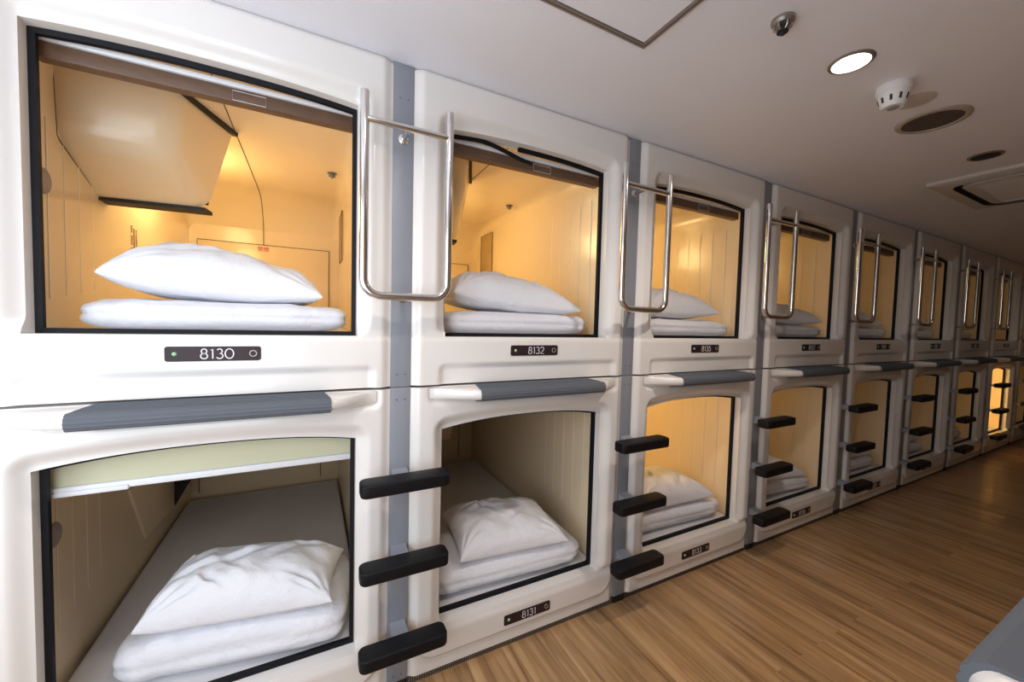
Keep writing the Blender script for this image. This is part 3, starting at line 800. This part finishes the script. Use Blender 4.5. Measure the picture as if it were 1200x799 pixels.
# end wall on the left, with an unseen window added for daylight
WY0, WY1, WZ0, WZ1 = -1.32, -.36, .55, 2.08
g = G().box((RX0-.1, OY, 0), (RX0, WY0, H)).box((RX0-.1, WY1, 0), (RX0, .1, H)).box((RX0-.1, WY0, 0), (RX0, WY1, WZ0)).box((RX0-.1, WY0, WZ1), (RX0, WY1, H))
struct(g.build('wall_left', M['wall']))
g = G()
for a, b_ in (((RX0-.06, WY0, WZ0), (RX0-.02, WY0+.04, WZ1)), ((RX0-.06, WY1-.04, WZ0), (RX0-.02, WY1, WZ1)), ((RX0-.06, WY0, WZ0), (RX0-.02, WY1, WZ0+.04)), ((RX0-.06, WY0, WZ1-.04), (RX0-.02, WY1, WZ1)), ((RX0-.06, -.86, WZ0), (RX0-.02, -.82, WZ1))): g.box(a, b_)
struct(g.build('added_window_1', M['white']))
# kick strips under the capsules
struct(G().box((px(-1), .008, 0), (px(0)-PW-.001, .03, .030)).build('baseboard_front', M['knurl']))
for i in range(0, 9):
    m = M['knurl'] if i == 0 else M['skirt']
    struct(G().box((px(i)+.001, .004, 0), (px(i)+CW-.001, .03, .0275)).build('baseboard_front', m))

# ------------------------------------------------------------------ ceiling fittings
def hatch(x0, x1, y0, y1, label):
    root = empty('ceiling_hatch', ((x0+x1)/2, (y0+y1)/2, H)); cx, cy = (x0+x1)/2, (y0+y1)/2; a, b_ = (x1-x0)/2, (y1-y0)/2
    g = G(); w = .017
    for k, (p, q) in enumerate((((-a, -b_), (a, -b_+w)), ((-a, b_-w), (a, b_)), ((-a, -b_+w), (-a+w, b_-w)), ((a-w, -b_+w), (a, b_-w)))): g.box((p[0], p[1], -.006), (q[0], q[1], .002), .001)
    g.build('bronze_frame', M['sill'], root, angle=30)
    G().box((-a+w+.002, -b_+w+.002, -.003), (a-w-.002, b_-w-.002, .002)).build('hatch_door', M['ceil'], root)
    g = G(); k = w*.5
    g.tube([(-a+k, -b_+k, -.0062), (a-k, -b_+k, -.0062), (a-k, b_-k, -.0062), (-a+k, b_-k, -.0062)], .0009, 6, True); g.build('frame_joint', M['gap'], root)
    return tag(root, label, 'ceiling hatch')
hatch(.03, .672, -1.09, -.447, 'white square ceiling hatch with bronze frame, nearest the camera')
hatch(6.2, 6.84, -1.09, -.45, 'distant ceiling hatch outline beyond the air conditioner')

def sprinkler(x, y):
    root = empty('fire_sprinkler', (x, y, H)); root.scale = (.8, .8, .85)
    G().lathe([(.036, .001), (.036, -.010), (.030, -.018), (.022, -.020)], (0, 0, 0), 28).build('base_cup', M['nickel'], root, angle=30)
    g = G()
    for k in range(6):
        a = 2*PI*k/6; g.tube([(.026*math.cos(a), .026*math.sin(a), -.018), (.024*math.cos(a), .024*math.sin(a), -.030), (.012*math.cos(a), .012*math.sin(a), -.038)], .0035, 8)
    g.build('cage', M['nickel'], root, angle=40)
    G().lathe([(.012, -.018), (.012, -.036), (.018, -.038), (.018, -.041), (.007, -.043), (.006, -.05), (.002, -.052)], (0, 0, 0), 20).build('spray_plate', M['slot'], root, angle=30)
    return tag(root, 'small metal fire sprinkler head on the ceiling beside the lit downlight', 'sprinkler')
sprinkler(.925, -.715)
def downlight(x, y, lit, label, watts=0):
    root = empty('downlight', (x, y, H))
    g = G(); n = 40; prof = [(.0495, -.001), (.0495, -.0055), (.056, -.0055), (.060, -.002), (.060, .0005)]
    V = [(r*math.cos(2*PI*k/n), r*math.sin(2*PI*k/n), z) for r, z in prof for k in range(n)]
    F = [[i*n+k, i*n+(k+1) % n, (i+1)*n+(k+1) % n, (i+1)*n+k] for i in range(len(prof)-1) for k in range(n)]
    g.add(V, F).build('trim_ring', M['nickel'], root, angle=40, fix=False)
    G().lathe([(.0490, -.0008), (.0490, -.003), (.001, -.0032)], (0, 0, 0), 40).build('lens', M['lampglow'] if lit else M['slot'], root, angle=40)
    if watts:
        L = bpy.data.lights.new('downlight_lamp', 'SPOT'); L.energy = watts; L.color = (1, .88, .77); L.spot_size = math.radians(150); L.spot_blend = .8; L.shadow_soft_size = .045
        o = bpy.data.objects.new('downlight_lamp', L); COL.objects.link(o); o.parent = root; o.location = (0, 0, -.012)
    return tag(root, label, 'ceiling light')
downlight(1.295, -.722, True, 'lit round white downlight with metal ring in the ceiling', 38)
downlight(2.64, -.715, False, 'unlit dark round downlight beside the air conditioner')
downlight(-.05, -.722, True, 'lit round downlight directly above the camera, outside the picture', 21)
downlight(4.35, -.722, True, 'added lit round downlight, unseen, past the air conditioner', 5)  # unseen lamp added to lift the warm ambient light
downlight(6.9, -.722, True, 'added lit round downlight, unseen, far down the corridor', 3.5)  # second unseen lamp, added for dim warm light at the far end
def smoke(x, y):
    root = empty('smoke_detector', (x, y, H))
    G().lathe([(.047, .001), (.0485, -.006), (.0485, -.020), (.046, -.024), (.042, -.027)], (0, 0, 0), 40).build('base_ring', M['detect'], root, angle=35)
    b_ = G().lathe([(.0435, -.026), (.0435, -.036), (.034, -.070), (.029, -.075), (.001, -.072)], (0, 0, 0), 40).build('sensor_body', M['detect'], root, angle=35)
    for k in range(10):
        a = 2*PI*(k+.3)/10; r0, r1 = .0418, .0366
        d = Vector((math.cos(a), math.sin(a), 0)); t = Vector((-math.sin(a), math.cos(a), 0)); w = .0037
        p = [d*(r0-.006)-t*w+Vector((0, 0, -.042)), d*(r0+.0005)-t*w+Vector((0, 0, -.042)), d*(r0+.0005)+t*w+Vector((0, 0, -.042)), d*(r0-.006)+t*w+Vector((0, 0, -.042)),
             d*(r1-.006)-t*w+Vector((0, 0, -.060)), d*(r1+.0005)-t*w+Vector((0, 0, -.060)), d*(r1+.0005)+t*w+Vector((0, 0, -.060)), d*(r1-.006)+t*w+Vector((0, 0, -.060))]
        G().hexa(p).build('vent_slot', M['slot'], b_)
    G().lathe([(.017, -.0745), (.015, -.0775), (.001, -.078)], (0, 0, 0), 20).build('sensor_port', M['greydisc'], root, angle=35)
    return tag(root, 'white cone-shaped smoke detector with slots hanging from the ceiling', 'smoke detector')
smoke(1.572, -.735)
o = G().lathe([(.058, .0005), (.058, -.002), (.05, -.0035), (.001, -.004)], (0, 0, 0), 36).build('blanking_cover', M['ac'], None, angle=35, loc=(1.748, -.735, H))
tag(o, 'flat round beige cover plate on the ceiling just behind the smoke detector', 'cover plate')
def speaker(x, y):
    root = empty('ceiling_speaker', (x, y, H))
    n = 48; prof = [(.088, -.002), (.090, -.009), (.100, -.010), (.108, -.006), (.110, .0005)]
    V = [(r*math.cos(2*PI*k/n), r*math.sin(2*PI*k/n), z) for r, z in prof for k in range(n)]
    F = [[i*n+k, i*n+(k+1) % n, (i+1)*n+(k+1) % n, (i+1)*n+k] for i in range(len(prof)-1) for k in range(n)]
    G().add(V, F).build('rim', M['spkrim'], root, angle=40, fix=False)
    G().lathe([(.0895, -.001), (.0895, -.005), (.06, -.0065), (.001, -.007)], (0, 0, 0), 48).build('grille', M['spk'], root, angle=40)
    return tag(root, 'round brown ceiling speaker with beige rim', 'speaker')
speaker(1.985, -.715)
def aircon(x, y, s):
    root = empty('air_conditioner', (x+s/2, y-s/2, H)); h = s/2
    def rr2(a, r, z, n=8): return [(p[0], p[1], z) for p in rrpoly(-a, a, -a, a, r, n)]
    def ringmesh(loops, name, m, par, cap=False):
        V = []; F = []; n = len(loops[0])
        for l_ in loops: V += l_
        for i in range(len(loops)-1):
            for k in range(n): F.append([i*n+k, i*n+(k+1) % n, (i+1)*n+(k+1) % n, (i+1)*n+k])
        if cap: F.append([(len(loops)-1)*n+k for k in range(n)])
        return G().add(V, F).build(name, m, par, angle=35)
    ringmesh([rr2(h, .004, .001), rr2(h, .004, -.014), rr2(h-.006, .004, -.018), rr2(h-.07, .09, -.026)], 'panel', M['ac'], root)
    ringmesh([rr2(h-.07, .09, -.026), rr2(h-.074, .088, -.004), rr2(h-.104, .072, -.004), rr2(h-.108, .07, -.02)], 'air_outlet', M['slot'], root)
    ringmesh([rr2(h-.104, .072, -.006), rr2(h-.104, .072, -.024), rr2(h-.112, .066, -.028), rr2(h-.15, .03, -.028)], 'inner_panel', M['ac'], root)
    ringmesh([rr2(h-.15, .03, -.028), rr2(h-.155, .02, -.024), rr2(h-.158, .02, -.0245)], 'intake_grille', M['white'], root, True)
    return tag(root, 'square ceiling cassette air conditioner with dark rounded air slot', 'air conditioner')
aircon(2.915, -.432, .84)

# ------------------------------------------------------------------ light
L = bpy.data.lights.new('added_window_daylight', 'AREA'); L.shape = 'RECTANGLE'; L.size = WY1-WY0-.08; L.size_y = WZ1-WZ0-.08; L.energy = 13; L.color = (.78, .90, 1.0)  # area lamp for the window added in the left wall
o = bpy.data.objects.new('added_window_daylight', L); COL.objects.link(o)
o.location = (RX0-.01, (WY0+WY1)/2, (WZ0+WZ1)/2); o.rotation_euler = (PI/2, 0, -PI/2)
L = bpy.data.lights.new('added_window_daylight', 'AREA'); L.shape = 'RECTANGLE'; L.size = NX1-NX0-.08; L.size_y = NZ1-NZ0-.08; L.energy = 15; L.color = (.84, .91, 1.0)  # area lamp for the added near-wall window, lights the cabins frontally
o = bpy.data.objects.new('added_window_daylight', L); COL.objects.link(o)
o.location = ((NX0+NX1)/2, OY-.02, (NZ0+NZ1)/2); o.rotation_euler = (PI/2, 0, 0)
W = bpy.data.worlds.new('World'); S.world = W; W.use_nodes = True
W.node_tree.nodes['Background'].inputs[0].default_value = (.8, .88, 1, 1); W.node_tree.nodes['Background'].inputs[1].default_value = .6

# ------------------------------------------------------------------ camera
X0, D, h, yw, pt, rl, f = -.2419, 1.375, 1.3338, .4773, .044, .0251, 455.24
Fw = Vector((math.sin(yw)*math.cos(pt), math.cos(yw)*math.cos(pt), -math.sin(pt)))
rt = Vector((math.cos(yw), -math.sin(yw), 0)); up = rt.cross(Fw)
A = rt*math.cos(rl)+up*math.sin(rl); B = up*math.cos(rl)-rt*math.sin(rl)
cam = bpy.data.cameras.new('camera'); co = bpy.data.objects.new('camera', cam); COL.objects.link(co)
co.matrix_world = Matrix(((A.x, B.x, -Fw.x, X0), (A.y, B.y, -Fw.y, -D), (A.z, B.z, -Fw.z, h), (0, 0, 0, 1)))
cam.sensor_width = 36; cam.lens = f/1200*36; cam.clip_start = .01
S.camera = co
S.view_settings.view_transform = 'Standard'; S.view_settings.look = 'None'; S.view_settings.gamma = 1; S.view_settings.use_curve_mapping = False
S.view_settings.exposure = .1
